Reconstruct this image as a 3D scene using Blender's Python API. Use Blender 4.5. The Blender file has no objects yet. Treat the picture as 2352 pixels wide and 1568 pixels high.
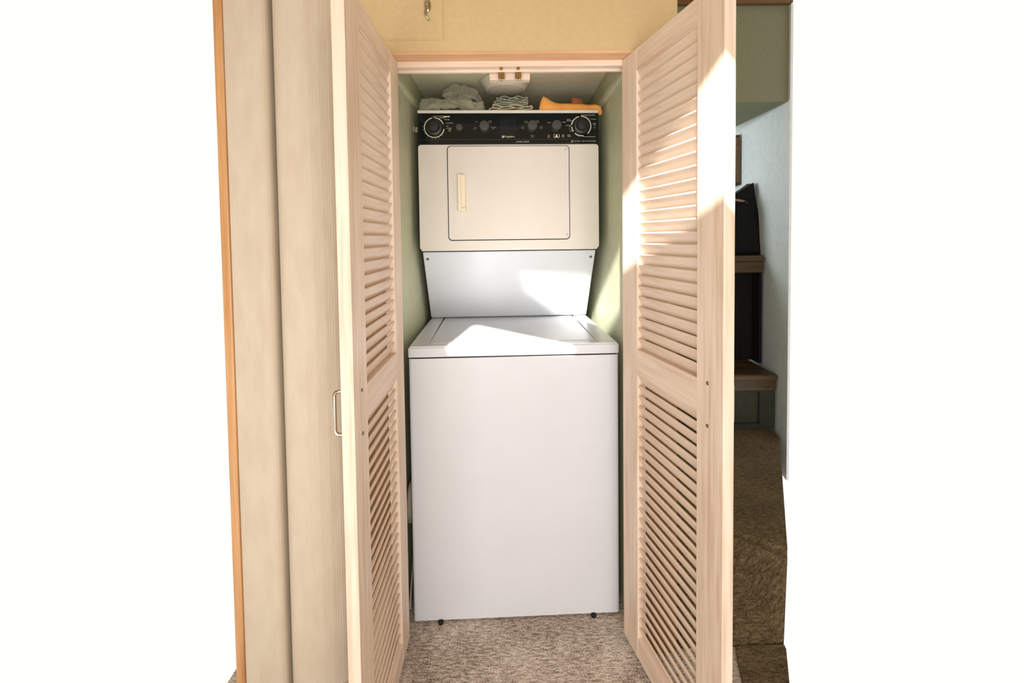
import bpy, bmesh, math, random
from mathutils import Matrix, Vector, noise
random.seed(7)
sc = bpy.context.scene
COL = sc.collection

# ---------------------------------------------------------------- camera
yaw, pitch, roll, F = 0.0081, 0.0359, -0.0125, 1018.44
cam = bpy.data.cameras.new('camera'); camo = bpy.data.objects.new('camera', cam); COL.objects.link(camo)
fw = Vector((math.sin(yaw)*math.cos(pitch), math.cos(yaw)*math.cos(pitch), -math.sin(pitch)))
r0 = Vector((math.cos(yaw), -math.sin(yaw), 0)); d0 = fw.cross(r0)
rr = r0*math.cos(roll)-d0*math.sin(roll); dd = r0*math.sin(roll)+d0*math.cos(roll)
M = Matrix((rr, -dd, -fw)).transposed().to_4x4(); M.translation = (-0.0125, -1.3496, 1.269)
camo.matrix_world = M
cam.sensor_fit = 'HORIZONTAL'; cam.sensor_width = 36; cam.lens = F/2352*36
cam.shift_y = -(784-581.49)/2352; cam.clip_start = 0.02
sc.camera = camo
# ---------------------------------------------------------------- light, world, exposure
sc.view_settings.view_transform = 'Standard'; sc.view_settings.look = 'None'
sc.view_settings.gamma = 1; sc.view_settings.exposure = 0.35; sc.view_settings.use_curve_mapping = False
w = bpy.data.worlds.new('World'); sc.world = w; w.use_nodes = True
w.node_tree.nodes['Background'].inputs[0].default_value = (1.0, 0.985, 0.96, 1)
w.node_tree.nodes['Background'].inputs[1].default_value = 0.8
sun = bpy.data.lights.new('sun', 'SUN'); suno = bpy.data.objects.new('sun', sun); COL.objects.link(suno)
sun.energy = 20.0; sun.angle = math.radians(0.6); sun.color = (1, .96, .9)
SD = Vector((.2, 1, -.87)).normalized()
suno.rotation_euler = SD.to_track_quat('-Z', 'Y').to_euler(); suno.location = (-1, -4, 5)
al = bpy.data.lights.new('room_fill_light', 'AREA'); alo = bpy.data.objects.new('room_fill_light', al); COL.objects.link(alo)  # added fill lamp before the solid rear wall, stands in for room daylight
al.shape = 'RECTANGLE'; al.size = 2.0; al.size_y = 1.6; al.energy = 40; al.color = (1, .98, .95)
alo.location = (-.1, -2.2, 1.0); alo.rotation_euler = (math.radians(90), 0, 0)

a2 = bpy.data.lights.new('stair_fill_light', 'AREA'); a2o = bpy.data.objects.new('stair_fill_light', a2); COL.objects.link(a2o)  # added hidden lamp to brighten the stairwell wall; no opening is built here
a2.shape = 'RECTANGLE'; a2.size = .5; a2.size_y = .45; a2.energy = 5; a2.color = (.88, .95, 1)
a2o.location = (.50, 1.75, 1.62); a2o.rotation_euler = (0, math.radians(-90), 0)
# ---------------------------------------------------------------- materials
def S(c):  # sRGB 0-255 -> linear
    return tuple(((x/255)/12.92 if x/255 <= .04045 else ((x/255+.055)/1.055)**2.4) for x in c)+(1,)
def mat(name, col, rough=.5, metal=0, spec=.5):
    m = bpy.data.materials.new(name); m.use_nodes = True
    b = m.node_tree.nodes['Principled BSDF']
    b.inputs['Base Color'].default_value = S(col); b.inputs['Roughness'].default_value = rough
    b.inputs['Metallic'].default_value = metal; b.inputs['Specular IOR Level'].default_value = spec
    return m
def N(m, t, **k):
    n = m.node_tree.nodes.new(t)
    for a, v in k.items(): setattr(n, a, v)
    return n
def ramp(m, fac, stops):
    r = N(m, 'ShaderNodeValToRGB'); e = r.color_ramp.elements
    e[0].position, e[0].color = stops[0][0], S(stops[0][1]); e[1].position, e[1].color = stops[-1][0], S(stops[-1][1])
    for p, c in stops[1:-1]:
        x = e.new(p); x.color = S(c)
    m.node_tree.links.new(fac, r.inputs[0]); return r.outputs[0]
def noisey(m, scale, vscale=(1, 1, 1), detail=6, rough=.6, dist=0):
    L = m.node_tree.links
    tc = N(m, 'ShaderNodeTexCoord'); mp = N(m, 'ShaderNodeMapping'); mp.inputs['Scale'].default_value = vscale
    n = N(m, 'ShaderNodeTexNoise'); n.inputs['Scale'].default_value = scale; n.inputs['Detail'].default_value = detail
    n.inputs['Roughness'].default_value = rough; n.inputs['Distortion'].default_value = dist
    L.new(tc.outputs['Object'], mp.inputs[0]); L.new(mp.outputs[0], n.inputs[0]); return n.outputs[0], mp.outputs[0]
def bump(m, h, strength, dist):
    b = N(m, 'ShaderNodeBump'); b.inputs['Strength'].default_value = strength; b.inputs['Distance'].default_value = dist
    m.node_tree.links.new(h, b.inputs['Height']); m.node_tree.links.new(b.outputs[0], m.node_tree.nodes['Principled BSDF'].inputs['Normal'])
def setcol(m, sock): m.node_tree.links.new(sock, m.node_tree.nodes['Principled BSDF'].inputs['Base Color'])

def wood(name, axis, dark, mid, light, rough=.45):
    m = mat(name, mid, rough)
    vs = [1, 1, 1]; vs[axis] = .035
    n1, vec = noisey(m, 95, vs, 5, .65, .3)
    vs2 = [1, 1, 1]; vs2[axis] = .12
    n2, _ = noisey(m, 14, vs2, 3, .5, .8)
    mx = N(m, 'ShaderNodeMath', operation='MULTIPLY_ADD'); mx.inputs[1].default_value = .55
    m.node_tree.links.new(n1, mx.inputs[0])
    h = N(m, 'ShaderNodeMath', operation='MULTIPLY'); h.inputs[1].default_value = .45
    m.node_tree.links.new(n2, h.inputs[0]); m.node_tree.links.new(h.outputs[0], mx.inputs[2])
    setcol(m, ramp(m, mx.outputs[0], [(.36, dark), (.48, mid), (.62, light)]))
    bump(m, n1, .12, .0006); return m
D_, M_, L_ = (204, 178, 156), (224, 203, 184), (234, 217, 202)
WV = wood('whitewashed_wood_upright', 2, D_, M_, L_)
WH = wood('whitewashed_wood_level', 0, D_, M_, L_)
WT = wood('warm_trim_wood', 0, (200, 150, 108), (214, 168, 126), (224, 182, 142))
WTV = wood('warm_trim_wood_upright', 2, (178, 128, 80), (200, 150, 100), (212, 166, 118))
WD = wood('dark_step_wood', 0, (52, 38, 20), (72, 54, 32), (92, 70, 42))
WB = wood('brown_beam_wood', 0, (84, 58, 30), (100, 72, 40), (116, 86, 52))

SHADEBR = wood('shade_brown_pier', 2, (96, 66, 38), (116, 82, 50), (134, 98, 62), .6)  # shade behind the slats, painted as brown on the piers and jambs

def wallpaper(name, col, col2, pitch=.0052):
    m = mat(name, col, .75, spec=.25)
    n, vec = noisey(m, 30, (1, 1, .3), 4)
    L = m.node_tree.links
    sp = N(m, 'ShaderNodeSeparateXYZ'); L.new(vec, sp.inputs[0])
    tc = N(m, 'ShaderNodeTexCoord'); sx = N(m, 'ShaderNodeSeparateXYZ'); L.new(tc.outputs['Object'], sx.inputs[0])
    a = N(m, 'ShaderNodeMath', operation='MULTIPLY'); a.inputs[1].default_value = 2*math.pi/pitch
    L.new(sx.outputs[0], a.inputs[0]); s = N(m, 'ShaderNodeMath', operation='SINE'); L.new(a.outputs[0], s.inputs[0])
    setcol(m, ramp(m, n, [(.35, col2), (.65, col)]))
    bump(m, s.outputs[0], .22, .0006); return m
WALL = wallpaper('tan_ribbed_wallpaper', (206, 194, 176), (200, 186, 167))
def plain(name, c1, c2, rough=.7, sc_=25, b=.1):
    m = mat(name, c1, rough, spec=.3); n, _ = noisey(m, sc_, (1, 1, 1), 5)
    setcol(m, ramp(m, n, [(.35, c2), (.65, c1)])); bump(m, n, b, .001); return m
WALLH = plain('tan_wall_fabric', (206, 182, 140), (200, 176, 132), .8, 60, .15)
GREEN = plain('pale_green_paint', (194, 197, 168), (186, 189, 160), .6)
OLIVE = plain('olive_green_paint', (126, 128, 104), (118, 120, 96), .8, 80, .2)
BLUEW = plain('cool_white_paint', (226, 232, 232), (218, 224, 224), .7)
ENAM = plain('white_enamel', (216, 219, 226), (213, 216, 223), .28, 6, .02)
ENAMW = plain('warm_white_enamel', (226, 220, 212), (222, 216, 208), .3, 6, .02)
CREAM = mat('aged_cream_plastic', (236, 224, 196), .35)
BLKG = mat('black_control_glass', (12, 22, 24), .12)
KNOB = mat('dark_grey_knob_plastic', (58, 60, 54), .38)
KNOBD = mat('black_dial_plastic', (30, 32, 30), .35)
PRINT = mat('cream_print', (214, 210, 190), .6)
PRINTD = mat('dim_print', (150, 150, 122), .6)
GAP = mat('black_gap', (14, 13, 14), .8)
CHROME = mat('chrome', (205, 200, 190), .12, 1)
STEEL = mat('screw_steel', (120, 118, 110), .3, 1)
BRASS = mat('aged_brass', (150, 116, 66), .35, .85)
RUBBER = mat('black_rubber', (12, 12, 14), .8)
LAMPW = mat('lamp_white_plastic', (226, 222, 206), .3)
LENS = mat('frosted_lens_plastic', (200, 192, 178), .22)
PVC = mat('pale_pipe_plastic', (196, 188, 172), .4)
ORANGE = plain('orange_cloth_fabric', (252, 178, 96), (246, 168, 84), .9, 220, .3)
CLB = plain('beige_cloth_fabric', (214, 204, 172), (200, 190, 158), .9, 200, .3)
CLG = plain('grey_green_cloth_fabric', (172, 174, 152), (154, 158, 138), .9, 200, .3)
CLD = plain('slate_cloth_fabric', (84, 84, 84), (70, 72, 74), .9, 200, .3)
BAGM = plain('black_bag_fabric', (16, 17, 16), (8, 9, 9), .85, 60, .4)
HANDM = mat('tan_handle_leather', (150, 122, 96), .6)
DPANEL = plain('dark_green_panel_paint', (52, 56, 44), (44, 48, 38), .7)
SHADEK = plain('recess_shade_black', (14, 11, 8), (8, 7, 6), .8)  # darkness under the counter, put into near-black panels

def carpet(name, c1, c2, c3):
    m = mat(name, c2, .95, spec=.1); L = m.node_tree.links
    n, vec = noisey(m, 42, (1, 3.6, 1), 5, .7, .2)
    n2, _ = noisey(m, 330, (.7, 1, 1), 3, .7)
    n3, _ = noisey(m, 5, (1, 1, 1), 2)
    a = N(m, 'ShaderNodeMath', operation='MULTIPLY_ADD'); a.inputs[1].default_value = .42; L.new(n, a.inputs[0])
    b = N(m, 'ShaderNodeMath', operation='MULTIPLY_ADD'); b.inputs[1].default_value = .42; L.new(n2, b.inputs[0])
    c = N(m, 'ShaderNodeMath', operation='MULTIPLY'); c.inputs[1].default_value = .16; L.new(n3, c.inputs[0])
    L.new(c.outputs[0], b.inputs[2]); L.new(b.outputs[0], a.inputs[2])
    setcol(m, ramp(m, a.outputs[0], [(.42, c1), (.50, c2), (.585, c3)]))
    bump(m, a.outputs[0], .9, .006); return m
CARPET = carpet('heathered_beige_carpet', (112, 96, 84), (190, 175, 162), (240, 230, 218))
CARPD = carpet('shaded_brown_carpet', (66, 54, 38), (98, 84, 62), (128, 112, 88))  # stairwell carpet, its shade put into darker browns

def plastic_bag_mat():
    m = bpy.data.materials.new('clear_plastic_film'); m.use_nodes = True; nt = m.node_tree; nt.nodes.clear(); L = nt.links
    o = nt.nodes.new('ShaderNodeOutputMaterial'); tr = nt.nodes.new('ShaderNodeBsdfTransparent'); tr.inputs[0].default_value = S((246, 246, 236))
    gl = nt.nodes.new('ShaderNodeBsdfGlossy'); gl.inputs[1].default_value = .08
    df = nt.nodes.new('ShaderNodeBsdfDiffuse'); df.inputs[0].default_value = S((238, 238, 222))
    m1 = nt.nodes.new('ShaderNodeMixShader'); m1.inputs[0].default_value = .20; L.new(tr.outputs[0], m1.inputs[1]); L.new(df.outputs[0], m1.inputs[2])
    lw = nt.nodes.new('ShaderNodeLayerWeight'); lw.inputs[0].default_value = .50
    m2 = nt.nodes.new('ShaderNodeMixShader'); L.new(lw.outputs['Facing'], m2.inputs[0]); L.new(m1.outputs[0], m2.inputs[1]); L.new(gl.outputs[0], m2.inputs[2])
    n = nt.nodes.new('ShaderNodeTexNoise'); n.inputs['Scale'].default_value = 38; n.inputs['Detail'].default_value = 4
    tc = nt.nodes.new('ShaderNodeTexCoord'); L.new(tc.outputs['Object'], n.inputs[0])
    b = nt.nodes.new('ShaderNodeBump'); b.inputs['Strength'].default_value = .7; b.inputs['Distance'].default_value = .006
    L.new(n.outputs[0], b.inputs['Height']); L.new(b.outputs[0], gl.inputs['Normal']); L.new(b.outputs[0], lw.inputs['Normal'])
    L.new(m2.outputs[0], o.inputs[0]); return m
FILM = plastic_bag_mat()

# ---------------------------------------------------------------- helpers
def props(o, label=None, cat=None, group=None, kind=None):
    if label: o['label'] = label
    if cat: o['category'] = cat
    if group: o['group'] = group
    if kind: o['kind'] = kind
    return o
def obj(name, bm, m, parent=None, smooth=False):
    me = bpy.data.meshes.new(name)
    if isinstance(bm, bmesh.types.BMesh):
        bmesh.ops.recalc_face_normals(bm, faces=bm.faces[:]); bm.to_mesh(me); bm.free()
    me.materials.append(m)
    if smooth:
        for p in me.polygons: p.use_smooth = True
    o = bpy.data.objects.new(name, me); COL.objects.link(o)
    if parent: o.parent = parent
    return o
def thing(name, label, cat, loc=(0, 0, 0), rz=0, group=None, kind=None):
    o = bpy.data.objects.new(name, None); COL.objects.link(o); o.location = loc; o.rotation_euler = (0, 0, rz); o.empty_display_size = .05
    return props(o, label, cat, group, kind)
def box(bm, a, b, bev=0, seg=2):
    g = bmesh.ops.create_cube(bm, size=1)['verts']
    bmesh.ops.transform(bm, matrix=Matrix.Translation([(a[i]+b[i])/2 for i in range(3)]) @ Matrix.Diagonal([abs(b[i]-a[i]) for i in range(3)]+[1]), verts=g)
    if bev:
        es = list({e for v in g for e in v.link_edges})
        bmesh.ops.bevel(bm, geom=es, offset=bev, segments=seg, affect='EDGES', profile=.5)
    return bm
def B(a, b, bev=0, seg=2): return box(bmesh.new(), a, b, bev, seg)
def prism(bm, pts, y0, y1, plane='xz'):
    """extrude a 2-D outline"""
    f = {'xz': lambda p, t: (p[0], t, p[1]), 'xy': lambda p, t: (p[0], p[1], t), 'yz': lambda p, t: (t, p[0], p[1])}[plane]
    a = [bm.verts.new(f(p, y0)) for p in pts]; b = [bm.verts.new(f(p, y1)) for p in pts]
    n = len(pts); bm.faces.new(a); bm.faces.new(b[::-1])
    for i in range(n): bm.faces.new((a[i], a[(i+1) % n], b[(i+1) % n], b[i]))
    return bm
def rrect(x0, z0, x1, z1, r, n=5):
    p = []
    for cx, cz, a0 in ((x1-r, z1-r, 0), (x0+r, z1-r, 90), (x0+r, z0+r, 180), (x1-r, z0+r, 270)):
        for k in range(n+1):
            a = math.radians(a0+90*k/n); p.append((cx+r*math.cos(a), cz+r*math.sin(a)))
    return p
def tube(bm, pts, r, seg=10, cap=True):
    pts = [Vector(p) for p in pts]; pts = [p for i, p in enumerate(pts) if i == 0 or (p-pts[i-1]).length > 1e-6]
    rings = []; u = None
    for i, p in enumerate(pts):
        t = (pts[min(i+1, len(pts)-1)]-pts[max(i-1, 0)]).normalized()
        if u is None:
            u = t.cross(Vector((0, 0, 1)))
            if u.length < .2: u = t.cross(Vector((0, 1, 0)))
        u = (u-t*u.dot(t)).normalized(); v = t.cross(u)
        rad = r[min(i, len(r)-1)] if isinstance(r, (list, tuple)) else r
        rings.append([bm.verts.new(p+(u*math.cos(2*math.pi*k/seg)+v*math.sin(2*math.pi*k/seg))*rad) for k in range(seg)])
    for a, b in zip(rings, rings[1:]):
        for k in range(seg): bm.faces.new((a[k], a[(k+1) % seg], b[(k+1) % seg], b[k]))
    if cap: bm.faces.new(rings[0][::-1]); bm.faces.new(rings[-1])
    return bm
def lathe(bm, prof, seg=32, mtx=None):
    """prof: (radius, height) pairs, axis +z, then mtx"""
    rings = []
    for r, h in prof:
        if r < 1e-6: rings.append([bm.verts.new((0, 0, h))])
        else: rings.append([bm.verts.new((r*math.cos(2*math.pi*k/seg), r*math.sin(2*math.pi*k/seg), h)) for k in range(seg)])
    for a, b in zip(rings, rings[1:]):
        for k in range(seg):
            q = [a[k % len(a)], a[(k+1) % len(a)], b[(k+1) % len(b)], b[k % len(b)]]
            u = []; [u.append(x) for x in q if x not in u]
            if len(u) > 2: bm.faces.new(u)
    if mtx is not None: bmesh.ops.transform(bm, matrix=mtx, verts=bm.verts[:])
    return bm
TOFRONT = Matrix.Rotation(math.radians(90), 4, 'X')   # +z -> -y
def path_round(pts, r, n=5):
    out = [Vector(pts[0])]
    for a, b, c in zip(pts, pts[1:], pts[2:]):
        a, b, c = Vector(a), Vector(b), Vector(c)
        p = b+(a-b).normalized()*r; q = b+(c-b).normalized()*r
        for k in range(n+1):
            t = k/n; out.append(p*(1-t)**2+b*2*t*(1-t)+q*t*t)
    out.append(Vector(pts[-1])); return out

# ================================================================= the setting
X0, XR = -.366, .366
ZT = 1.797
def struct(name, bm, m, label, parent=None):
    o = obj(name, bm, m, parent); return props(o, label, 'wall' if 'wall' in name else name.split('_')[0], None, 'structure')

# floor
fl = prism(bmesh.new(), [(-.836, -2.35), (.71, -2.35), (.71, -.2), (1.38, .9), (1.66, 2.2), (-.836, 2.2)], -.05, 0, 'xy')
struct('floor', fl, CARPET, 'heathered beige and brown carpet floor with rows of loops')
GREENC = plain('light_green_ceiling_paint', (250, 246, 220), (244, 240, 214), .6)
# wall above and beside the closet opening
bm = bmesh.new()
box(bm, (-.62, -.05, ZT+.008), (.484, .04, 2.7)); 
struct('wall_front', bm, WALLH, 'yellow tan wall above the closet opening')
struct('wall_right_pier', B((XR+.0065, -.05, 0), (.484, .04, ZT+.007)), SHADEBR, 'wall pier with shade painted in brown, seen through the slats of the right door')
struct('wall_left_pier', B((-.62, -.015, 0), (X0-.0125, .04, ZT+.007)), SHADEBR, 'wall pier behind the left door with shade painted in brown')
# left wall panel with a rounded left edge
def rounded_wall(x0, x1, y0, th, r, left=True, right=0, z0=0, z1=2.7):
    p = [(x1, y0+th), (x0, y0+th)]
    if left:
        for k in range(9):
            a = math.radians(90*k/8); p.append((x0+r-r*math.cos(a), y0+r-r*math.sin(a)))
    else: p.append((x0, y0))
    if right:
        for k in range(9):
            a = math.radians(90*k/8); rx = right*1.08 if right > .05 else right; p.append((x1-rx+rx*math.sin(a), y0+right-right*math.cos(a)))
    else: p.append((x1, y0))
    return prism(bmesh.new(), p, z0, z1, 'xy')
struct('wall_left', rounded_wall(-.640, -.455, -.155, .135, .035, True, .13), WALL, 'ribbed tan wall panel with rounded edge left of the louvered door')
struct('wall_far_left', rounded_wall(-.752, -.6455, -.16, .16, .022, False, .022), WALL, 'narrow ribbed tan wall strip at the far left')
struct('trim_1', B((-.776, -.166, 0), (-.753, .0, 2.7), .003), WTV, 'orange brown wooden trim at the far left edge')
struct('trim_2', B((-.6455, -.10, 0), (-.640, .0, 2.7)), GAP, 'black gap between the two ribbed wall panels')
# opening head : lining board, head jamb and stop
struct('trim_3', B((X0-.002, -.052, ZT), (XR+.002, .0, ZT+.008)), WT, 'orange toned lining board on the underside of the closet opening')
struct('trim_4', B((X0, -.001, 1.781), (XR, .024, ZT+.02), .0015), WH, 'pale wooden head jamb across the closet opening')
struct('trim_5', B((X0, .0235, 1.7735), (XR, .034, ZT+.02), .001), WH, 'thin pale door stop under the head jamb')
# closet interior
struct('wall_closet_left', B((-.40, .04, 0), (-.378, .92, 1.98)), GREEN, 'pale green left side wall inside the closet')
struct('wall_closet_right', B((.372, .04, 0), (.484, .92, 1.98)), GREEN, 'pale green right side wall inside the closet')
struct('wall_closet_back', B((-.40, .90, 0), (.484, .93, 1.98)), GREEN, 'green rear wall of the closet')
struct('ceiling_closet', B((-.40, .034, 1.897), (.42, .93, 1.98)), GREENC, 'pale green closet ceiling')
for nm, s in (('trim_6', -1), ('trim_7', 1)):
    x = -.378 if s < 0 else .372
    struct(nm, prism(bmesh.new(), [(x, 1.812), (x-s*.006, 1.812), (x-s*.014, 1.806), (x-s*.014, 1.788), (x-s*.006, 1.782), (x, 1.782)], .04, .9, 'xz'), GREEN,
           'pale cleat moulding along the upper closet wall on the '+('left' if s < 0 else 'right'))
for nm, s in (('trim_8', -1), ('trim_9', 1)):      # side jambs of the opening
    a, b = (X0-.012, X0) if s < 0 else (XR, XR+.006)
    struct(nm, B((a, -.04, 0), (b, .04, ZT+.005)), SHADEBR, 'wooden jamb, shade painted in brown, on the '+('left' if s < 0 else 'right')+' side of the closet opening')

# corridor to the right
SB = 1.936
struct('wall_soffit', B((.484, .9, SB), (1.405, 2.2, 2.41)), OLIVE, 'olive green dropped bulkhead above the side stairwell')
struct('beam_1', B((.484, .87, 2.41), (1.41, 1.0, 2.62), .003), WB, 'dark brown wooden beam along the ceiling')
struct('wall_right', prism(bmesh.new(), [(1.405, .88), (1.66, 2.2), (1.672, 2.2), (1.417, .88)], 0, 2.41, 'xy'), BLUEW, 'cool white side wall of the stairwell beyond the right door')
struct('wall_rear', B((.30, 2.16, 0), (1.70, 2.2, 2.41)), BLUEW, 'cool white far end wall of the stairwell')
struct('wall_stair_left', B((.455, .93, 0), (.484, 2.2, 2.41)), BLUEW, 'inner side wall of the stairwell')
struct('ceiling_room', B((-2.95, -2.35, 3.65), (2.05, -.05, 3.70)), WALLH, 'room ceiling')
struct('ceiling_stair', B((.484, -.05, 2.60), (1.41, .95, 2.66)), WALLH, 'stairwell ceiling')
struct('wall_room_left', B((-2.95, -2.33, 0), (-2.90, .95, 3.7)), WALLH, 'unseen left wall of the room, added to block side light')  # both unseen side walls added to cut the side light
struct('wall_room_right', B((2.0, -2.33, 0), (2.05, -.25, 3.7)), WALLH, 'unseen right wall of the room, added to block side light')
# wall behind the viewer, unseen, with openings added and shaped to cast the sun patches
def sun_hole(pts): return [(x-.37, z+1.61) for x, z in pts]
R1 = sun_hole([(-.318, 1.362), (.12, 1.362), (-.330, 1.70)])
R2 = sun_hole([(-.23, 1.928), (.03, 1.835), (.244, 1.56), (.43, 1.365), (.475, 1.32), (.475, 1.63), (.431, 1.665), (.245, 1.79), (.13, 1.928)])
def wall_with_holes():
    bm = bmesh.new(); from mathutils.geometry import tessellate_polygon
    outer = [(-2.9, 0), (2.0, 0), (2.0, 4.0), (-2.9, 4.0)]
    loops = [outer, R1, R2]
    flat = [p for l in loops for p in l]
    tris = tessellate_polygon([[Vector((p[0], p[1], 0)) for p in l] for l in loops])
    vs = [bm.verts.new((p[0], -2.30, p[1])) for p in flat]
    for t in tris:
        try: bm.faces.new([vs[i] for i in t])
        except ValueError: pass
    g = bmesh.ops.extrude_face_region(bm, geom=bm.faces[:])
    bmesh.ops.translate(bm, vec=(0, -.03, 0), verts=[v for v in g['geom'] if isinstance(v, bmesh.types.BMVert)])
    return bm
struct('wall_back', wall_with_holes(), WALLH, 'unseen tan wall facing the closet with added openings shaped for the sun patches')

# ================================================================= louvered doors
TH, DW, ST = .027, .448, .088
ZB, DT = .0214, 1.796
MRT, MRB, TRB, BRT = .9434, .8673, 1.733, .0836
def slat_mesh():
    """one louver slat, centre at origin, length along x; long edge rounded; tilted: +y side (outer) low"""
    bm = bmesh.new(); L = (DW-2*ST)/2+.004; wd, t = .0178, .0031
    prof = []
    for k in range(5):
        a = math.radians(-90+180*k/4); prof.append((wd-t+t*math.cos(a), t*math.sin(a)))
    for k in range(5):
        a = math.radians(90+180*k/4); prof.append((-wd+t+t*math.cos(a), t*math.sin(a)))
    ang = math.radians(-65)
    pr = [(p[0]*math.cos(ang)-p[1]*math.sin(ang), p[0]*math.sin(ang)+p[1]*math.cos(ang)) for p in prof]
    prism(bm, pr, -L, L, 'yz')
    return bm
def louver_door(name, hx, a, side, label):
    if side < 0: rz = math.atan2(-math.cos(a), -math.sin(a))
    else: rz = math.atan2(-math.cos(a), math.sin(a))
    t = thing(name, label, 'door', (hx, 0, 0), rz, None, 'structure')
    y0, y1 = (0, TH) if side > 0 else (-TH, 0)
    for s0, s1 in ((0, ST), (DW-ST, DW)):
        obj('stile', B((s0, y0, ZB), (s1, y1, DT), .0012), WV, t)
    for z0, z1 in ((TRB, DT), (MRB, MRT), (ZB, BRT)):
        obj('rail', B((ST, y0+.0006, z0), (DW-ST, y1-.0006, z1), .0009), WH, t)
    sm = None
    for z0, z1, n in ((MRT, TRB, 26), (BRT, MRB, 26)):
        p = (z1-z0)/n
        for k in range(n):
            if sm is None:
                o = obj('slat', slat_mesh(), WH, t); sm = o.data
            else:
                o = bpy.data.objects.new('slat', sm); COL.objects.link(o); o.parent = t
            # inner edge high, outer edge low
            o.location = (DW/2, side*TH/2, z0+p*(k+.5)+random.uniform(-.0004, .0004))
            o.scale = (1, side, 1)
            o.rotation_euler = (side*math.radians(random.uniform(-1.2, 1.2)), math.radians(random.uniform(-.12, .12)), 0)
    # bow pull on the outer face and its two screws on the inner face
    so = .406 if side > 0 else .404
    zo = (.848, .943)
    yo = side*TH
    bm = tube(bmesh.new(), path_round([(so, yo, zo[0]), (so, yo+side*.030, zo[0]), (so, yo+side*.030, zo[1]), (so, yo, zo[1])], .011), .0042, 12)
    obj('handle', bm, CHROME, t, True)
    for z in zo:
        bm = lathe(bmesh.new(), [(0, .0022), (.0022, .0020), (.0042, .0006), (.0044, 0), (0, 0)], 16, TOFRONT if side > 0 else Matrix.Rotation(math.radians(-90), 4, 'X'))
        o = obj('screw', bm, STEEL, t, True); o.location = (.398, 0, z)
    return t
louver_door('door_1', -.3371, -.0088, -1, 'left louvered closet door of pale wood standing open')
louver_door('door_2', .3357, .218, 1, 'right louvered closet door of pale wood with sunlight across it')

# ================================================================= stacked washer and dryer
AM = .0303
mach = thing('washer_dryer', 'white stacked washer and dryer with black control panel filling the closet', 'washing machine', (.0029, .0822, 0), AM)
HW, YB, YD = .343, .70, .2676
LZ = .9194
# washer body
bm = bmesh.new(); prism(bm, [(-HW, .008), (-HW+.003, .002), (-HW+.009, 0), (HW-.009, 0), (HW-.003, .002), (HW, .008), (HW, YB), (-HW, YB)], .008, LZ-.0392, 'xy')
obj('washer_cabinet', bm, ENAM, mach)
obj('body_gap', B((-HW+.006, .006, LZ-.040), (HW-.006, YB-.01, LZ-.030)), GAP, mach)
for x in (-.254, .254):
    bm = lathe(bmesh.new(), [(0, 0), (.008, 0), (.009, .004), (.0075, .010), (0, .011)], 12)
    o = obj('foot', bm, RUBBER, mach, True); o.location = (x, -.004, 0)
# washer top deck : frame left, right, front and the lid
bm = bmesh.new()
LX0, LX1, LY = -.287, .283, .036
H1 = HW+.001
prism(bm, [(-H1, 0), (H1, 0), (H1, YB), (LX1, YB), (LX1, LY), (LX0, LY), (LX0, YB), (-H1, YB)], LZ-.0345, LZ, 'xy')
bmesh.ops.bevel(bm, geom=[e for e in bm.edges if (all(v.co.z > LZ-1e-5 for v in e.verts) and max(v.co.y for v in e.verts) < YB+1) or (abs(e.verts[0].co.z-e.verts[1].co.z) > .01 and e.verts[0].co.y < 1e-4)], offset=.005, segments=4, affect='EDGES', clamp_overlap=True)
box(bm, (LX0-.01, LY-.01, LZ-.0345), (LX1+.01, YB, LZ-.012), 0)
obj('washer_deck', bm, ENAM, mach)
bm = bmesh.new(); g = prism(bm, rrect(LX0+.006, LY+.006, LX1-.006, .56, .008), LZ-.014, LZ-.001, 'xy')
bmesh.ops.bevel(bm, geom=[e for e in bm.edges if all(v.co.z > LZ-.0015 for v in e.verts)], offset=.003, segments=3, affect='EDGES')
lid = obj('lid', bm, ENAM, mach)
bm = B((LX0+.018, LY+.008, LZ-.0015), (LX1-.02, LY+.012, LZ+.0015), .001); obj('lid_lip', bm, ENAM, lid)
# skirt panel between washer and dryer
Y1, Y2, SZ = .3173, .5093, 1.215
bm = prism(bmesh.new(), [(Y1, SZ), (Y1+.012, SZ), (Y2+.012, LZ+.004), (Y2, LZ+.004)], -HW+.002, HW-.002, 'yz')
bmesh.ops.bevel(bm, geom=bm.edges[:], offset=.002, segments=2, affect='EDGES')
sk = obj('skirt_panel', bm, ENAM, mach)
sl = math.atan2(Y2-Y1, SZ-LZ)
for x, z in ((-.325, 1.187), (.325, 1.187)):
    m4 = Matrix.Translation((x, Y1+(SZ-z)*math.tan(sl)-.0005, z)) @ Matrix.Rotation(math.radians(90)+sl*1.0, 4, 'X')
    obj('screw', lathe(bmesh.new(), [(0, .003), (.003, .0028), (.0055, .001), (.0058, 0), (0, 0)], 16, m4), STEEL, sk, True)
obj('column_back', prism(bmesh.new(), [(Y1+.02, SZ), (YB, SZ), (YB, LZ), (Y2+.02, LZ)], -HW+.012, HW-.012, 'yz'), ENAM, mach)
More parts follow.
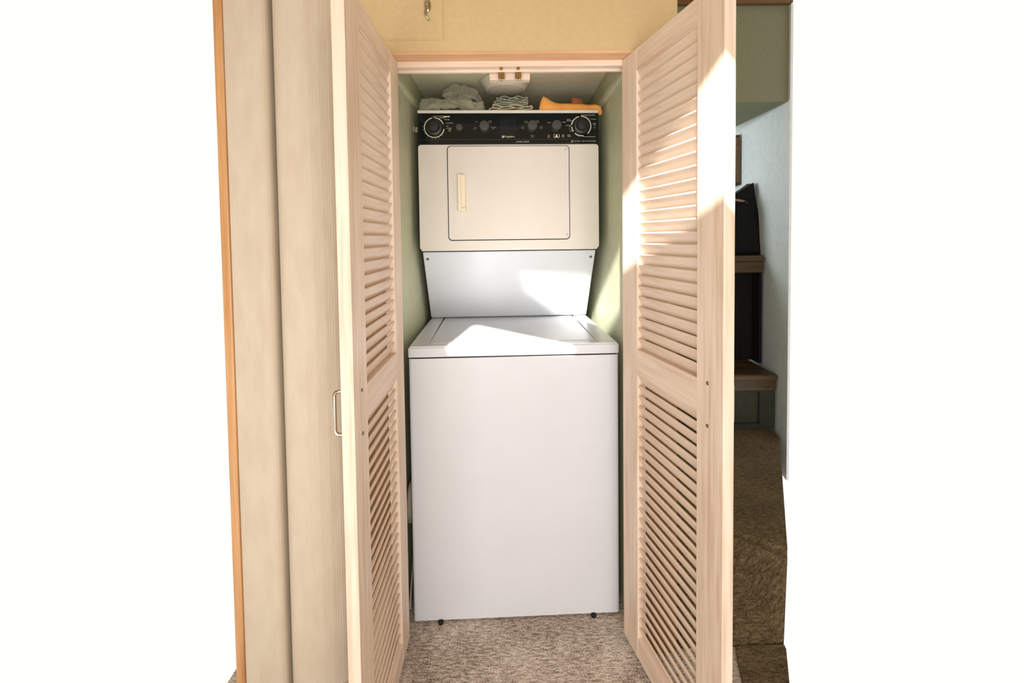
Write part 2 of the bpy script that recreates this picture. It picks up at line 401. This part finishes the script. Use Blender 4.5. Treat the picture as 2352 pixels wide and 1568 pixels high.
# dryer
obj('dryer_cabinet', B((-HW+.003, YD+.014, 1.2195), (HW-.003, YB, 1.7505), .003), ENAMW, mach)
bm = bmesh.new(); prism(bm, rrect(-HW, 1.2245, HW, 1.6215, .009), YD, YD+.018, 'xz')
bmesh.ops.bevel(bm, geom=[e for e in bm.edges if all(v.co.y < YD+1e-5 for v in e.verts)], offset=.0025, segments=3, affect='EDGES')
fp = obj('front_panel', bm, ENAMW, mach)
DX0, DX1, DZ0, DZ1 = -.2315, .2275, 1.262, 1.614
bm = bmesh.new(); prism(bm, rrect(DX0-.0035, DZ0-.0036, DX1+.0035, DZ1+.0032, .014), YD-.0006, YD+.002, 'xz')
obj('door_seal', bm, GAP, fp)
bm = bmesh.new(); prism(bm, rrect(DX0, DZ0, DX1, DZ1, .011), YD-.0065, YD-.0002, 'xz')
bmesh.ops.bevel(bm, geom=[e for e in bm.edges if all(v.co.y < YD-.006 for v in e.verts)], offset=.0025, segments=3, affect='EDGES')
dd_ = obj('dryer_door', bm, ENAMW, mach)
# handle of the dryer door : moulded wedge grip with open bottom end
bm = bmesh.new()
hx0, hx1, hz0, hz1 = -.1955, -.1665, 1.369, 1.508
box(bm, (hx0, YD-.026, hz0), (hx0+.014, YD-.006, hz1), .0025)
box(bm, (hx0+.010, YD-.018, hz0+.013), (hx1, YD-.006, hz1), .002)
box(bm, (hx0+.001, YD-.024, hz0), (hx1, YD-.006, hz0+.013), .0015)
props(obj('door_handle', bm, CREAM, dd_), 'cream plastic grip')
for x, z in ((DX1-.012, 1.6), (DX1-.010, 1.276)):
    obj('dent', lathe(bmesh.new(), [(0, .0012), (.003, .0009), (.005, 0), (0, 0)], 12, Matrix.Translation((x, YD-.0065, z)) @ TOFRONT), ENAMW, dd_, True)
# control panel
obj('top_edge', B((-HW, YD-.002, 1.7395), (HW, YD+.02, 1.7510), .002), ENAMW, mach)
cp = obj('control_panel', B((-HW-.0005, YD-.001, 1.6245), (HW+.0005, YD+.016, 1.7397), .0025), BLKG, mach)
PY = YD-.0012
obj('panel_strip', B((-HW+.004, PY-.0006, 1.6395), (HW-.010, PY, 1.6405)), KNOB, cp)
ribs = bmesh.new()
for k in range(14): box(ribs, (-.034, PY-.0004, 1.660+k*.005), (.027, PY, 1.6608+k*.005))
obj('ribbing', ribs, mat('faint_rib_black', (30, 36, 36), .3), cp)
def arc(bm, cx, cz, r0_, r1_, a0, a1, y0, y1):
    n = max(4, int(abs(a1-a0)/6)); pts = []
    for k in range(n+1):
        a = math.radians(a0+(a1-a0)*k/n); pts.append((cx+r1_*math.cos(a), cz+r1_*math.sin(a)))
    for k in range(n, -1, -1):
        a = math.radians(a0+(a1-a0)*k/n); pts.append((cx+r0_*math.cos(a), cz+r0_*math.sin(a)))
    # quads for a clean mesh
    m = n+1
    va = [bm.verts.new((p[0], y0, p[1])) for p in pts]; vb = [bm.verts.new((p[0], y1, p[1])) for p in pts]
    for k in range(n):
        bm.faces.new((va[k], va[k+1], va[2*m-2-k], va[2*m-1-k])); bm.faces.new((vb[k], vb[2*m-1-k], vb[2*m-2-k], vb[k+1]))
    for k in range(2*m):
        j = (k+1) % (2*m); bm.faces.new((va[k], vb[k], vb[j], va[j]))
def ring(cx, cz, gaps):
    bm = bmesh.new()
    for a0, a1 in gaps: arc(bm, cx, cz, .0350, .0385, a0, a1, PY-.0007, PY)
    return obj('dial_ring', bm, PRINT, cp)
def dial(cx, cz):
    bm = lathe(bmesh.new(), [(.0300, 0), (.0300, .006), (.0285, .009), (.0210, .010), (.0185, .022), (.0165, .024), (0, .0245)], 40, Matrix.Translation((cx, PY, cz)) @ TOFRONT)
    bmesh.ops.bevel(bm, geom=[], offset=.001)
    o = obj('dial', bm, KNOBD, cp, False)
    return o
def knob(cx, cz, r, h=.018):
    bm = lathe(bmesh.new(), [(r*1.05, 0), (r, .003), (r*.96, h-.002), (r*.9, h), (0, h+.0004)], 32, Matrix.Translation((cx, PY, cz)) @ TOFRONT)
    return obj('knob', bm, KNOB, cp, False)
ring(-.281, 1.6855, [(-5, -258+0), ] and [(105, 150), (152, 196), (198, 242), (244, 268), (270, 300), (302, 352), (22, 98)][:6]+[(22, 86)])
dial(-.281, 1.6855)
ring(.277, 1.690, [(-50, 88), (104, 128), (130, 172), (184, 214), (228, 280)])
dial(.277, 1.690)
knob(-.092, 1.689, .0195); knob(.089, 1.690, .0195); knob(.1815, 1.691, .0195); knob(-.187, 1.686, .0135, .008)
# printed lettering
def lettering(parent, items, m=PRINT):
    bm = bmesh.new(); dg = None
    for s, x, z, h, al_ in items:
        cu = bpy.data.curves.new('lettering', 'FONT'); cu.body = s; cu.size = h*1.38; cu.align_x = al_; cu.align_y = 'CENTER'; cu.resolution_u = 1
        to = bpy.data.objects.new('lettering', cu); COL.objects.link(to)
        dg = bpy.context.evaluated_depsgraph_get(); me = bpy.data.meshes.new_from_object(to.evaluated_get(dg))
        me.transform(Matrix.Translation((x, PY-.0005, z)) @ TOFRONT)
        bm.from_mesh(me); bpy.data.objects.remove(to); bpy.data.meshes.remove(me); bpy.data.curves.remove(cu)
    me = bpy.data.meshes.new('lettering'); bm.to_mesh(me); bm.free(); me.materials.append(m)
    o = bpy.data.objects.new('lettering', me); COL.objects.link(o); o.parent = parent; o['kind'] = 'stuff'; return o
lettering(cp, [('Frigidaire', -.0165, 1.6510, .0075, 'LEFT')])
lettering(cp, [('LAUNDRY CENTER', .052, 1.6315, .0042, 'CENTER'), ('FLOW-THRU   HEAVY DUTY WASHER', .289, 1.6325, .0038, 'CENTER')])
lettering(cp, [('TIMED DRY', -.262, 1.7215, .0036, 'LEFT'), ('OFF', -.292, 1.7215, .0032, 'CENTER'), ('MINUTES', -.243, 1.7150, .0036, 'LEFT'), ('AUTO DRY', -.2365, 1.7025, .0038, 'LEFT'), ('OFF', -.2365, 1.6905, .0036, 'LEFT'),
               ('NORMAL', -.2345, 1.6830, .0034, 'LEFT'), ('LESS', -.2270, 1.6780, .0034, 'LEFT'), ('DRY', -.2270, 1.6730, .0034, 'LEFT')])
lettering(cp, [('AUTO', -.121, 1.707, .0034, 'CENTER'), ('HIGH', -.070, 1.709, .0036, 'CENTER'), ('HEAT', -.070, 1.704, .0036, 'CENTER'), ('AIR', -.127, 1.685, .0034, 'CENTER'), ('FLUFF', -.127, 1.680, .0034, 'CENTER'),
               ('NORMAL', -.058, 1.686, .0034, 'CENTER'), ('DRY', -.058, 1.681, .0034, 'CENTER')], PRINTD)
lettering(cp, [('WARM', .066, 1.708, .0036, 'CENTER'), ('COLD', .066, 1.703, .0036, 'CENTER'), ('WARM', .108, 1.709, .0036, 'CENTER'), ('WARM', .108, 1.704, .0036, 'CENTER'),
               ('HOT', .053, 1.687, .0036, 'CENTER'), ('COLD', .053, 1.682, .0036, 'CENTER'), ('COLD', .123, 1.687, .0036, 'CENTER'), ('COLD', .123, 1.682, .0036, 'CENTER'),
               ('WASH', .0895, 1.6545, .0036, 'CENTER'), ('RINSE', .0895, 1.6490, .0036, 'CENTER')], PRINTD)
lettering(cp, [('SMALL', .154, 1.7035, .0034, 'CENTER'), ('MEDIUM', .182, 1.7085, .0034, 'CENTER'), ('LARGE', .210, 1.7045, .0034, 'CENTER'), ('FILL', .152, 1.6555, .0030, 'CENTER'), ('TO', .152, 1.6515, .0030, 'CENTER'), ('LEVEL', .152, 1.6475, .0030, 'CENTER'),
               ('MAX', .207, 1.6565, .0030, 'CENTER'), ('MID', .207, 1.6525, .0030, 'CENTER'), ('LOW', .207, 1.6485, .0030, 'CENTER')])
lettering(cp, [('HEAVY', .2215, 1.7145, .0034, 'LEFT'), ('REGULAR', .2215, 1.7095, .0032, 'LEFT'), ('14', .2415, 1.7115, .0034, 'LEFT'), ('10', .240, 1.7065, .0034, 'LEFT'), ('6', .236, 1.7005, .0034, 'LEFT'),
               ('PRE-WASH', .2180, 1.6925, .0032, 'LEFT'), ('OFF', .228, 1.6875, .0032, 'LEFT'), ('10', .229, 1.6790, .0032, 'LEFT'), ('KNITS', .233, 1.6715, .0032, 'LEFT'), ('EASY', .2235, 1.6560, .0036, 'LEFT'), ('CARE', .2235, 1.6510, .0036, 'LEFT'),
               ('RINSE', .321, 1.6990, .0034, 'LEFT'), ('SPIN', .323, 1.6930, .0034, 'LEFT'), ('OFF', .323, 1.6830, .0034, 'LEFT'), ('REGULAR', .314, 1.7150, .0034, 'LEFT')])
bm = bmesh.new()
def bar(x0, z0, x1, z1): box(bm, (x0, PY-.0006, z0), (x1, PY, z1))
bar(-.284, 1.7205, -.2825, 1.7285); bar(-.284, 1.7275, -.246, 1.7285); bar(-.246, 1.7245, -.222, 1.7285)
bar(.276, 1.7240, .2772, 1.7320); bar(.276, 1.7308, .330, 1.7320); bar(.284, 1.6488, .331, 1.6500); bar(.284, 1.6488, .2852, 1.655)
for a in (150, 172, 192, 212, 235, 258, 275, 295, 318):
    x, z = -.281+.0425*math.cos(math.radians(a)), 1.6855+.0425*math.sin(math.radians(a)); bar(x-.0009, z-.0007, x+.0009, z+.0007)
for a in (60, 45, 255):
    x, z = .277+.0425*math.cos(math.radians(a)), 1.690+.0425*math.sin(math.radians(a)); bar(x-.0009, z-.0007, x+.0009, z+.0007)
obj('printed_marks', bm, PRINT, cp)['kind'] = 'stuff'
# square emblem before the name, and the bottle emblem in its rounded bracket, and the swoosh
bm = bmesh.new()
prism(bm, rrect(-.0262, 1.6468, -.0178, 1.6548, .001, 2), PY-.0004, PY, 'xz'); obj('emblem', bm, PRINT, cp)
bm = bmesh.new(); prism(bm, [(-.0245, 1.6485), (-.0235, 1.6485), (-.0235, 1.6505), (-.0205, 1.6505), (-.0205, 1.6515), (-.0235, 1.6515), (-.0235, 1.6525), (-.0195, 1.6525), (-.0195, 1.6535), (-.0245, 1.6535)], PY-.0008, PY-.0004, 'xz'); obj('emblem', bm, BLKG, cp)
bm = bmesh.new()
for sx in (-1, 1):
    c = .182
    P = [(.006, 1.6595), (.009, 1.6595), (.0112, 1.657), (.0112, 1.649), (.009, 1.6462), (.004, 1.6462), (.004, 1.6475), (.0085, 1.6475), (.0098, 1.650), (.0098, 1.6565), (.0085, 1.6582), (.006, 1.6582)]
    prism(bm, [(c+sx*p[0], p[1]) for p in P], PY-.0006, PY, 'xz')
prism(bm, [(.1808, 1.6595), (.1832, 1.6595), (.1838, 1.6570), (.1852, 1.6550), (.1852, 1.6515), (.1882, 1.6492), (.1888, 1.6470), (.1752, 1.6470), (.1758, 1.6492), (.1788, 1.6515), (.1788, 1.6550), (.1802, 1.6570)], PY-.0006, PY, 'xz')
obj('emblem', bm, PRINT, cp)
bm = bmesh.new(); prism(bm, [(.2370, 1.6285), (.2400, 1.6345), (.2450, 1.6368), (.2425, 1.6340), (.2410, 1.6290)], PY-.0006, PY, 'xz'); obj('emblem', bm, PRINT, cp)

# ================================================================= things on top of the dryer (machine-local layout turned into world)
RM = Matrix.Rotation(AM, 4, 'Z')
def W(x, y, z): v = RM @ Vector((x, y, 0)); return (v.x+.0029, v.y+.0822, z)
TOPZ = 1.7508
def cushion(cx, cy, rx, ry, h, seed, amp, seg=48, rings=20, p=.6, flat=.25):
    """closed crumpled bag shape sitting on z=0"""
    bm = bmesh.new(); bmesh.ops.create_icosphere(bm, subdivisions=5, radius=1)
    for v in bm.verts:
        q = v.co.copy(); n = noise.noise(q*2.1+Vector((seed, 0, 0)))*amp+noise.noise(q*4.7+Vector((0, seed, 0)))*amp*.6
        rdg = 1-abs(noise.noise(q*3.3+Vector((0, 0, seed))))*2
        k = 1+n+(rdg-.5)*amp*.5
        x, y, z = q.x*rx*k, q.y*ry*k, max(-flat, q.z*k)
        v.co = (cx+x, cy+y, (z+flat)/(1+flat)*h)
    return bm
def place(o, x, y, z=TOPZ, rz=0):
    o.location = W(x, y, z); o.rotation_euler = (0, 0, AM+rz); return o
# plastic bag : low flat part at the left, higher crumpled loop on the right
bag = thing('plastic_bag', 'crumpled clear plastic bag on the left of the dryer top', 'bag', W(-.22, .36, TOPZ), AM)
def film_sheet(pts, ncol, seed, amp):
    """lofted crumpled sheet through rows of points"""
    bm = bmesh.new(); rows = []
    for i, row in enumerate(pts):
        r = []
        for j in range(ncol+1):
            t = j/ncol*(len(row)-1); k = min(int(t), len(row)-2); f = t-k; f2 = f*f*(3-2*f)
            p = Vector(row[k])*(1-f2)+Vector(row[k+1])*f2
            r.append(p)
        rows.append(r)
    n = 10; full = []
    for a, b in zip(rows, rows[1:]):
        for s in range(n):
            f = s/n; full.append([p*(1-f)+q*f for p, q in zip(a, b)])
    full.append(rows[-1]); g = []
    for r in full:
        rr_ = []
        for p in r:
            d = Vector((noise.noise(p*26+Vector((seed, 0, 0))), noise.noise(p*26+Vector((0, seed, 3))), noise.noise(p*26+Vector((7, 0, seed)))))*amp
            d += Vector((noise.noise(p*70), noise.noise(p*70+Vector((5, 0, 0))), noise.noise(p*70+Vector((9, 0, 0)))))*amp*.4
            q = p+d; q.z = max(q.z, .0015); rr_.append(bm.verts.new(q))
        g.append(rr_)
    for a, b in zip(g, g[1:]):
        for j in range(len(a)-1): bm.faces.new((a[j], a[j+1], b[j+1], b[j]))
    return bm
for k in range(2):
    o_ = .012*k
    bm = film_sheet([[(-.115, -.085+o_, .004), (-.112, -.06, .052-o_), (-.10, .04, .05), (-.10, .10, .004)],
                     [(-.05, -.088+o_, .004), (-.045, -.07, .046-o_), (-.04, .03, .055), (-.05, .09, .01)],
                     [(.03, -.08, .010+o_), (.03, -.06, .050-o_), (.04, .03, .060), (.04, .09, .01)],
                     [(.115, -.07, .003), (.120, -.05, .040+o_), (.12, .02, .050), (.12, .08, .01)]], 24, 3+k*5, .012)
    obj('film_layer', bm, FILM, bag, False)
bm = film_sheet([[(-.035, -.02, .075), (-.045, .02, .105), (-.03, .06, .10)], [(.0, -.03, .085), (-.005, .01, .128), (.0, .06, .11)], [(.05, -.04, .078), (.05, .0, .125), (.05, .05, .10)],
                 [(.10, -.05, .045), (.105, -.01, .095), (.10, .04, .08)], [(.125, -.06, .006), (.135, -.02, .045), (.13, .02, .03)]], 20, 12, .014)
obj('film_layer', bm, FILM, bag, False)
bm = film_sheet([[(-.035, -.02, .075), (.0, -.05, .045), (.03, -.06, .02)], [(.0, -.03, .085), (.03, -.06, .055), (.06, -.08, .02)], [(.05, -.04, .078), (.08, -.07, .045), (.10, -.08, .005)]], 16, 20, .010)
obj('film_layer', bm, FILM, bag, False)
bm = film_sheet([[(-.06, -.075, .030), (-.058, -.090, .006), (-.058, -.096, -.004)], [(-.04, -.075, .032), (-.038, -.092, .006), (-.038, -.097, -.004)]], 8, 31, .0)
obj('tape_tab', bm, FILM, bag, False)

# folded cloths : zig-zag layers seen from their folded edges
def folded(layers, half, step, y0, y1, th, seed, z0=0, skew=.012):
    path = []; rnd = random.Random(seed)
    for k in range(layers):
        z = z0+th*.6+k*step; a = half[k % len(half)]
        xs = [-a+2*a*i/14 for i in range(15)]
        if k % 2: xs = xs[::-1]
        wob = rnd.uniform(-1, 1)
        for i, x in enumerate(xs):
            path.append((x+skew*k*.15, z+.0022*math.sin(i*.8+wob*3+k)*min(k, 3)*.6+.0012*wob))
        if k < layers-1:
            e = xs[-1]; s_ = 1 if e > 0 else -1
            for q in (.25, .5, .75):
                path.append((e+s_*step*.75*math.sin(math.pi*q)+skew*k*.15, z+step*q))
    bm = bmesh.new(); V = []
    for i, (x, z) in enumerate(path):
        p0, p1 = path[max(i-1, 0)], path[min(i+1, len(path)-1)]
        tx, tz = p1[0]-p0[0], p1[1]-p0[1]; l = math.hypot(tx, tz) or 1; nx, nz = -tz/l*th/2, tx/l*th/2
        V.append([bm.verts.new((x+nx, y0, z+nz)), bm.verts.new((x-nx, y0, z-nz)), bm.verts.new((x-nx, y1, z-nz)), bm.verts.new((x+nx, y1, z+nz))])
    for a, b in zip(V, V[1:]):
        for j in range(4): bm.faces.new((a[j], a[(j+1) % 4], b[(j+1) % 4], b[j]))
    bm.faces.new(V[0]); bm.faces.new(V[-1][::-1]); return bm
c1 = obj('folded_cloth', folded(5, [.086, .080, .078, .070, .076], .0062, -.05, .10, .0026, 4), CLB)
place(c1, .009, .345); props(c1, 'beige cloth folded in flat layers at the middle of the dryer top', 'cloth')
c2 = obj('folded_cloth', folded(6, [.066, .058, .064, .050, .058, .046], .0056, -.045, .09, .0026, 9, 0), CLG)
place(c2, .006, .347, TOPZ+.0305); props(c2, 'grey green cloth folded in wavy layers, lying on the beige cloth', 'cloth')
# orange cloth with a raised left end
def orange_cloth():
    bm = bmesh.new(); NX, NY = 60, 22; x0, x1, y0, y1 = -.118, .112, -.062, .055
    def H(x):
        t = (x-x0)/(x1-x0)
        return .037+.029*math.exp(-((t-.07)/.14)**2)-.012*max(0, t-.5)
    top = []; bot = []
    for i in range(NX+1):
        x = x0+(x1-x0)*i/NX; t = i/NX; a = []; b = []
        for j in range(NY+1):
            u = j/NY; y = y0+(y1-y0)*u; e = min(1, math.sin(math.pi*min(u*1.0, 1))*2.2+.0); e = max(0, e)**.5
            ex = min(1, min(t, 1-t)*14)**.5
            z = H(x)*e*ex*(1-.25*u)+.003*noise.noise(Vector((x*22, y*22, 1)))
            a.append(bm.verts.new((x, y+.004*noise.noise(Vector((x*20, u*3, 5))), max(.001, z)))); b.append(bm.verts.new((x, y, .0002)))
        top.append(a); bot.append(b)
    for i in range(NX):
        for j in range(NY):
            bm.faces.new((top[i][j], top[i+1][j], top[i+1][j+1], top[i][j+1])); bm.faces.new((bot[i][j], bot[i][j+1], bot[i+1][j+1], bot[i+1][j]))
        bm.faces.new((top[i][0], bot[i][0], bot[i+1][0], top[i+1][0])); bm.faces.new((top[i][NY], top[i+1][NY], bot[i+1][NY], bot[i][NY]))
    for j in range(NY):
        bm.faces.new((top[0][j], top[0][j+1], bot[0][j+1], bot[0][j])); bm.faces.new((top[NX][j], bot[NX][j], bot[NX][j+1], top[NX][j+1]))
    return bm
oc = thing('orange_cloth', 'orange cloth heaped along the right of the dryer top, hanging over its corner', 'cloth', W(.236, .345, TOPZ), AM)
obj('heap', orange_cloth(), ORANGE, oc, True)
bm = tube(bmesh.new(), [(.08, -.045, .018), (.100, -.050, .017), (.114, -.054, .012), (.1165, -.056, .000), (.1175, -.057, -.010), (.1170, -.057, -.014)], [.010, .0125, .0125, .011, .009, .003], 14)
obj('hanging_corner', bm, ORANGE, oc, True)
bm = bmesh.new(); prism(bm, [(.010, .02), (.024, .078), (.040, .066), (.058, .070), (.080, .018)], .0, .010, 'xz')
bmesh.ops.bevel(bm, geom=bm.edges[:], offset=.003, segments=2, affect='EDGES'); obj('raised_fold', bm, plain('rust_cloth_fabric', (196, 118, 74), (180, 104, 64), .9, 200, .3), oc, True)
rg = obj('rag', cushion(0, 0, .020, .022, .020, 6.3, .14), CLD, None, True); place(rg, .108, .330); props(rg, 'small dark grey rag between the folded cloth and the orange cloth', 'rag')

# ================================================================= closet fittings
lamp = thing('ceiling_lamp', 'round white dome lamp on the closet ceiling above the cloths', 'lamp', (-.016, .450, 1.897))
lamp.scale = (1.08, 1.08, 1.08)
FL = Matrix.Rotation(math.pi, 4, 'X')
obj('lamp_base', lathe(bmesh.new(), [(0, 0), (.092, 0), (.094, .008), (.088, .016), (.074, .034), (.070, .040), (.066, .041), (.064, .036), (0, .034)], 48, FL), LAMPW, lamp, True)
obj('lamp_lens', lathe(bmesh.new(), [(.066, .036), (.0655, .041), (.060, .045), (.045, .0490), (.022, .0515), (0, .0520)], 48, FL), LENS, lamp, True)
obj('switch_slot', B((-.012, -.083, -.027), (.006, -.078, -.024)), GAP, lamp)
bl = obj('catch_block', B((-.064, .040, 1.756), (.061, .066, 1.7735+.008), .0015), WH); props(bl, 'pale wooden block hanging under the door stop behind the brass catches', 'block')
bm = bl.data
for i, x in enumerate((-.027, .0245)):
    c = thing('door_catch', ('left' if i == 0 else 'right')+' brass roller catch under the head of the closet opening', 'catch', (x, .028, 1.781), 0, 'brass door catches')
    obj('mounting_plate', B((-.0045, -.026, -.0015), (.0045, .0, .0), .0003), BRASS, c)
    bm = bmesh.new(); prism(bm, [(-.010, -.014), (-.0085, -.009), (.0085, -.009), (.010, -.014), (.009, -.022), (.004, -.029), (-.004, -.029), (-.009, -.022)], -.004, .010, 'xz')
    obj('bracket', bm, BRASS, c)
    for s in (-1, 1):
        bm = lathe(bmesh.new(), [(0, -.004), (.0032, -.004), (.0038, 0), (.0032, .004), (0, .004)], 14, Matrix.Translation((s*.0042, -.002, -.030)) @ Matrix.Rotation(math.radians(90), 4, 'Y'))
        obj('roller', bm, CHROME, c, True)
# white elbow bracket beside the dryer, hose and cable by the washer
eb = thing('wall_bracket', 'small cream angle bracket on the closet wall left of the control panel', 'bracket', (-.378, .42, 1.70))
obj('plate', prism(bmesh.new(), [(0, -.012), (.030, -.012), (.030, .045), (.016, .045), (.013, .008), (0, .008)], 0, .004, 'xz'), PVC, eb)
obj('flange', B((0, -.02, -.012), (.003, .004, .008)), PVC, eb)
hs = thing('drain_hose', 'pale plastic hose elbow in the gap left of the washer', 'hose', (-.3665, .16, 0))
obj('elbow', tube(bmesh.new(), path_round([(.004, .05, .41), (.004, 0, .41), (.004, -.02, .345), (.004, -.012, .295)], .02), [.009]*40, 12), PVC, hs, True)
obj('hose_tube', tube(bmesh.new(), [(.004, .05, .41), (.002, .12, .38), (-.001, .25, .2), (-.001, .3, .015)], .008, 10), RUBBER, hs, True)
cb = obj('power_cable', tube(bmesh.new(), path_round([(-.366, .30, .30), (-.362, .14, .07), (-.360, .10, .012), (-.362, .30, .008)], .03), .0032, 8), PVC, None, True)
props(cb, 'thin pale cable at the floor beside the washer', 'cable')

# overhead cabinet door with its chrome hook latch
hd = thing('cabinet_door', 'tan overhead cabinet door above the left louvered door', 'cabinet door', (-.395, -.05, 2.1))
bm = bmesh.new(); prism(bm, rrect(-.20, -.262, .205, .40, .004, 3), -.005, -.0005, 'xz')
bmesh.ops.bevel(bm, geom=[e for e in bm.edges if all(v.co.y < -.004 for v in e.verts)], offset=.003, segments=3, affect='EDGES')
obj('panel', bm, WALLH, hd)
bm = lathe(bmesh.new(), [(0, .006), (.006, .006), (.008, .003), (.0115, .0025), (.013, 0), (0, 0)], 24, Matrix.Translation((.160, -.005, -.166)) @ TOFRONT @ Matrix.Diagonal((.84, 1.6, 1.2, 1)))
lt = obj('latch', bm, CHROME, hd, True)
bm = tube(bmesh.new(), [(.161, -.013, -.170), (.160, -.016, -.180), (.156, -.018, -.188), (.156, -.018, -.196), (.160, -.016, -.204), (.166, -.014, -.212)], [.0042, .0036, .0033, .0033, .003, .0024], 10)
obj('hook', bm, CHROME, lt, True)
bm = lathe(bmesh.new(), [(0, .004), (.003, .003), (.0042, 0), (0, -.003)], 14, Matrix.Translation((.1605, -.014, -.168)) @ TOFRONT); obj('pin', bm, CHROME, lt, True)

# ================================================================= stairwell beyond the right door
# carpeted step with a slanted front
bm = bmesh.new(); zt = .215
p = [(.50, -.035, 0), (.82, -.035, 0), (1.38, .90, 0), (1.45, 1.2, 0), (.50, 1.2, 0)]
q = [(.50, .42, zt), (.66, .30, zt), (.90, .075, zt), (1.38, .90, zt), (1.45, 1.2, zt), (.50, 1.2, zt)]
pv = [bm.verts.new(v) for v in p]; qv = [bm.verts.new(v) for v in q]
bm.faces.new(pv[::-1]); bm.faces.new(qv)
bm.faces.new((pv[0], pv[1], qv[1], qv[0])); bm.faces.new((pv[1], qv[2], qv[1])); bm.faces.new((pv[1], pv[2], qv[3], qv[2])); bm.faces.new((pv[2], pv[3], qv[4], qv[3])); bm.faces.new((pv[3], pv[4], qv[5], qv[4])); bm.faces.new((pv[4], pv[0], qv[0], qv[5]))
bmesh.ops.bevel(bm, geom=[e for e in bm.edges if all(v.co.z > zt-.001 and v.co.y < .5 for v in e.verts)], offset=.02, segments=4, affect='EDGES')
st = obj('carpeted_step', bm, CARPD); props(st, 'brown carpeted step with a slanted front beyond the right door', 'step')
bm = prism(bmesh.new(), [(.665, -.05), (.655, -.075), (.63, -.16), (.60, -.40), (.71, -.40), (.73, -.2), (.815, -.055), (.822, -.0365), (.67, -.0365)], .0005, .012, 'xy')
bmesh.ops.bevel(bm, geom=[e for e in bm.edges if all(v.co.z > .011 for v in e.verts)], offset=.006, segments=3, affect='EDGES')
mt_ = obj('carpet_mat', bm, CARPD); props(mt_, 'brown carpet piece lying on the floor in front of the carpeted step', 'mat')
# lower bench
bn = thing('stair_bench', 'dark wooden bench step with a framed green front panel', 'bench', (0, 1.0, zt))
obj('nosing', B((.55, -.015, .268), (1.424, .36, .302), .010, 4), WD, bn)
obj('fascia', B((.55, .0, .215), (1.422, .02, .268)), WD, bn)
fr = obj('front_panel', B((.55, .008, .0), (1.420, .03, .215)), DPANEL, bn)
bm = bmesh.new()
for a, b in (((.9, .002, .030), (1.335, .010, .038)), ((1.327, .002, .030), (1.335, .010, .200))): box(bm, a, b, .001)
obj('panel_moulding', bm, GAP, fr)
# upper counter
ct = thing('stair_counter', 'brown wooden counter with rounded nosing above the dark bench recess', 'counter', (0, 1.18, .5))
obj('nosing', B((.60, -.012, .612), (1.455, .030, .648), .014, 5), WD, ct)
obj('counter_top', prism(bmesh.new(), [(.60, .012), (1.458, .012), (1.54, .50), (.60, .50)], .613, .6475, 'xy'), WD, ct)
obj('fascia', B((.60, .0, .549), (1.450, .02, .612), .002), WD, ct)
obj('recess_front', B((.60, .10, .018), (1.462, .14, .612)), SHADEK, ct)
obj('recess_side', B((1.440, .02, .018), (1.455, .10, .612)), SHADEK, ct)
# black tote bag
tb = thing('tote_bag', 'black tote bag with a tan handle standing on the wooden counter', 'bag', (1.38, 1.36, 1.148))
bm = bmesh.new(); bmesh.ops.create_cube(bm, size=1); bmesh.ops.subdivide_edges(bm, edges=bm.edges[:], cuts=9, use_grid_fill=True)
for v in bm.verts:
    t = v.co.z+.5; wx = .30-.06*t; wy = .20-.12*t
    x = v.co.x*wx; y = v.co.y*wy; z = t*(.28+.55*(v.co.x+.5)*.28)
    n_ = noise.noise(Vector((x*14, y*14, z*14)))*.012
    v.co = (x+n_-.03, y+n_, max(0, z+n_*t))
obj('bag_body', bm, BAGM, tb, True)
obj('handle', tube(bmesh.new(), [(-.15, -.045, .27), (-.11, -.055, .315), (-.06, -.06, .330), (-.01, -.06, .325), (.04, -.055, .315)], .008, 10), HANDM, tb, True)
obj('crease', tube(bmesh.new(), [(-.12, -.075, .24), (-.05, -.07, .26), (.02, -.065, .31), (.05, -.055, .33)], .006, 8), BAGM, tb, True)
# picture frame on the stairwell wall
fdx, fdy = .1895, .982
pf = thing('picture_frame', 'brown wooden frame hanging high on the cool white side wall', 'picture frame', (1.575, 1.80, 1.60), math.atan2(fdy, fdx))
def ring_box(bm, x0, z0, x1, z1, w_, ya, yb):
    box(bm, (x0, ya, z0), (x1, yb, z0+w_), .001); box(bm, (x0, ya, z1-w_), (x1, yb, z1), .001); box(bm, (x0, ya, z0), (x0+w_, yb, z1), .001); box(bm, (x1-w_, ya, z0), (x1, yb, z1), .001)
bm = bmesh.new(); ring_box(bm, -.20, 0, .2, .33, .018, .002, .028); obj('outer_frame', bm, WB, pf)
bm = bmesh.new(); ring_box(bm, -.18, .02, .18, .31, .010, .002, .018); obj('inner_frame', bm, WT, pf)
obj('picture', B((-.17, .002, .03), (.17, .006, .30)), BLUEW, pf)
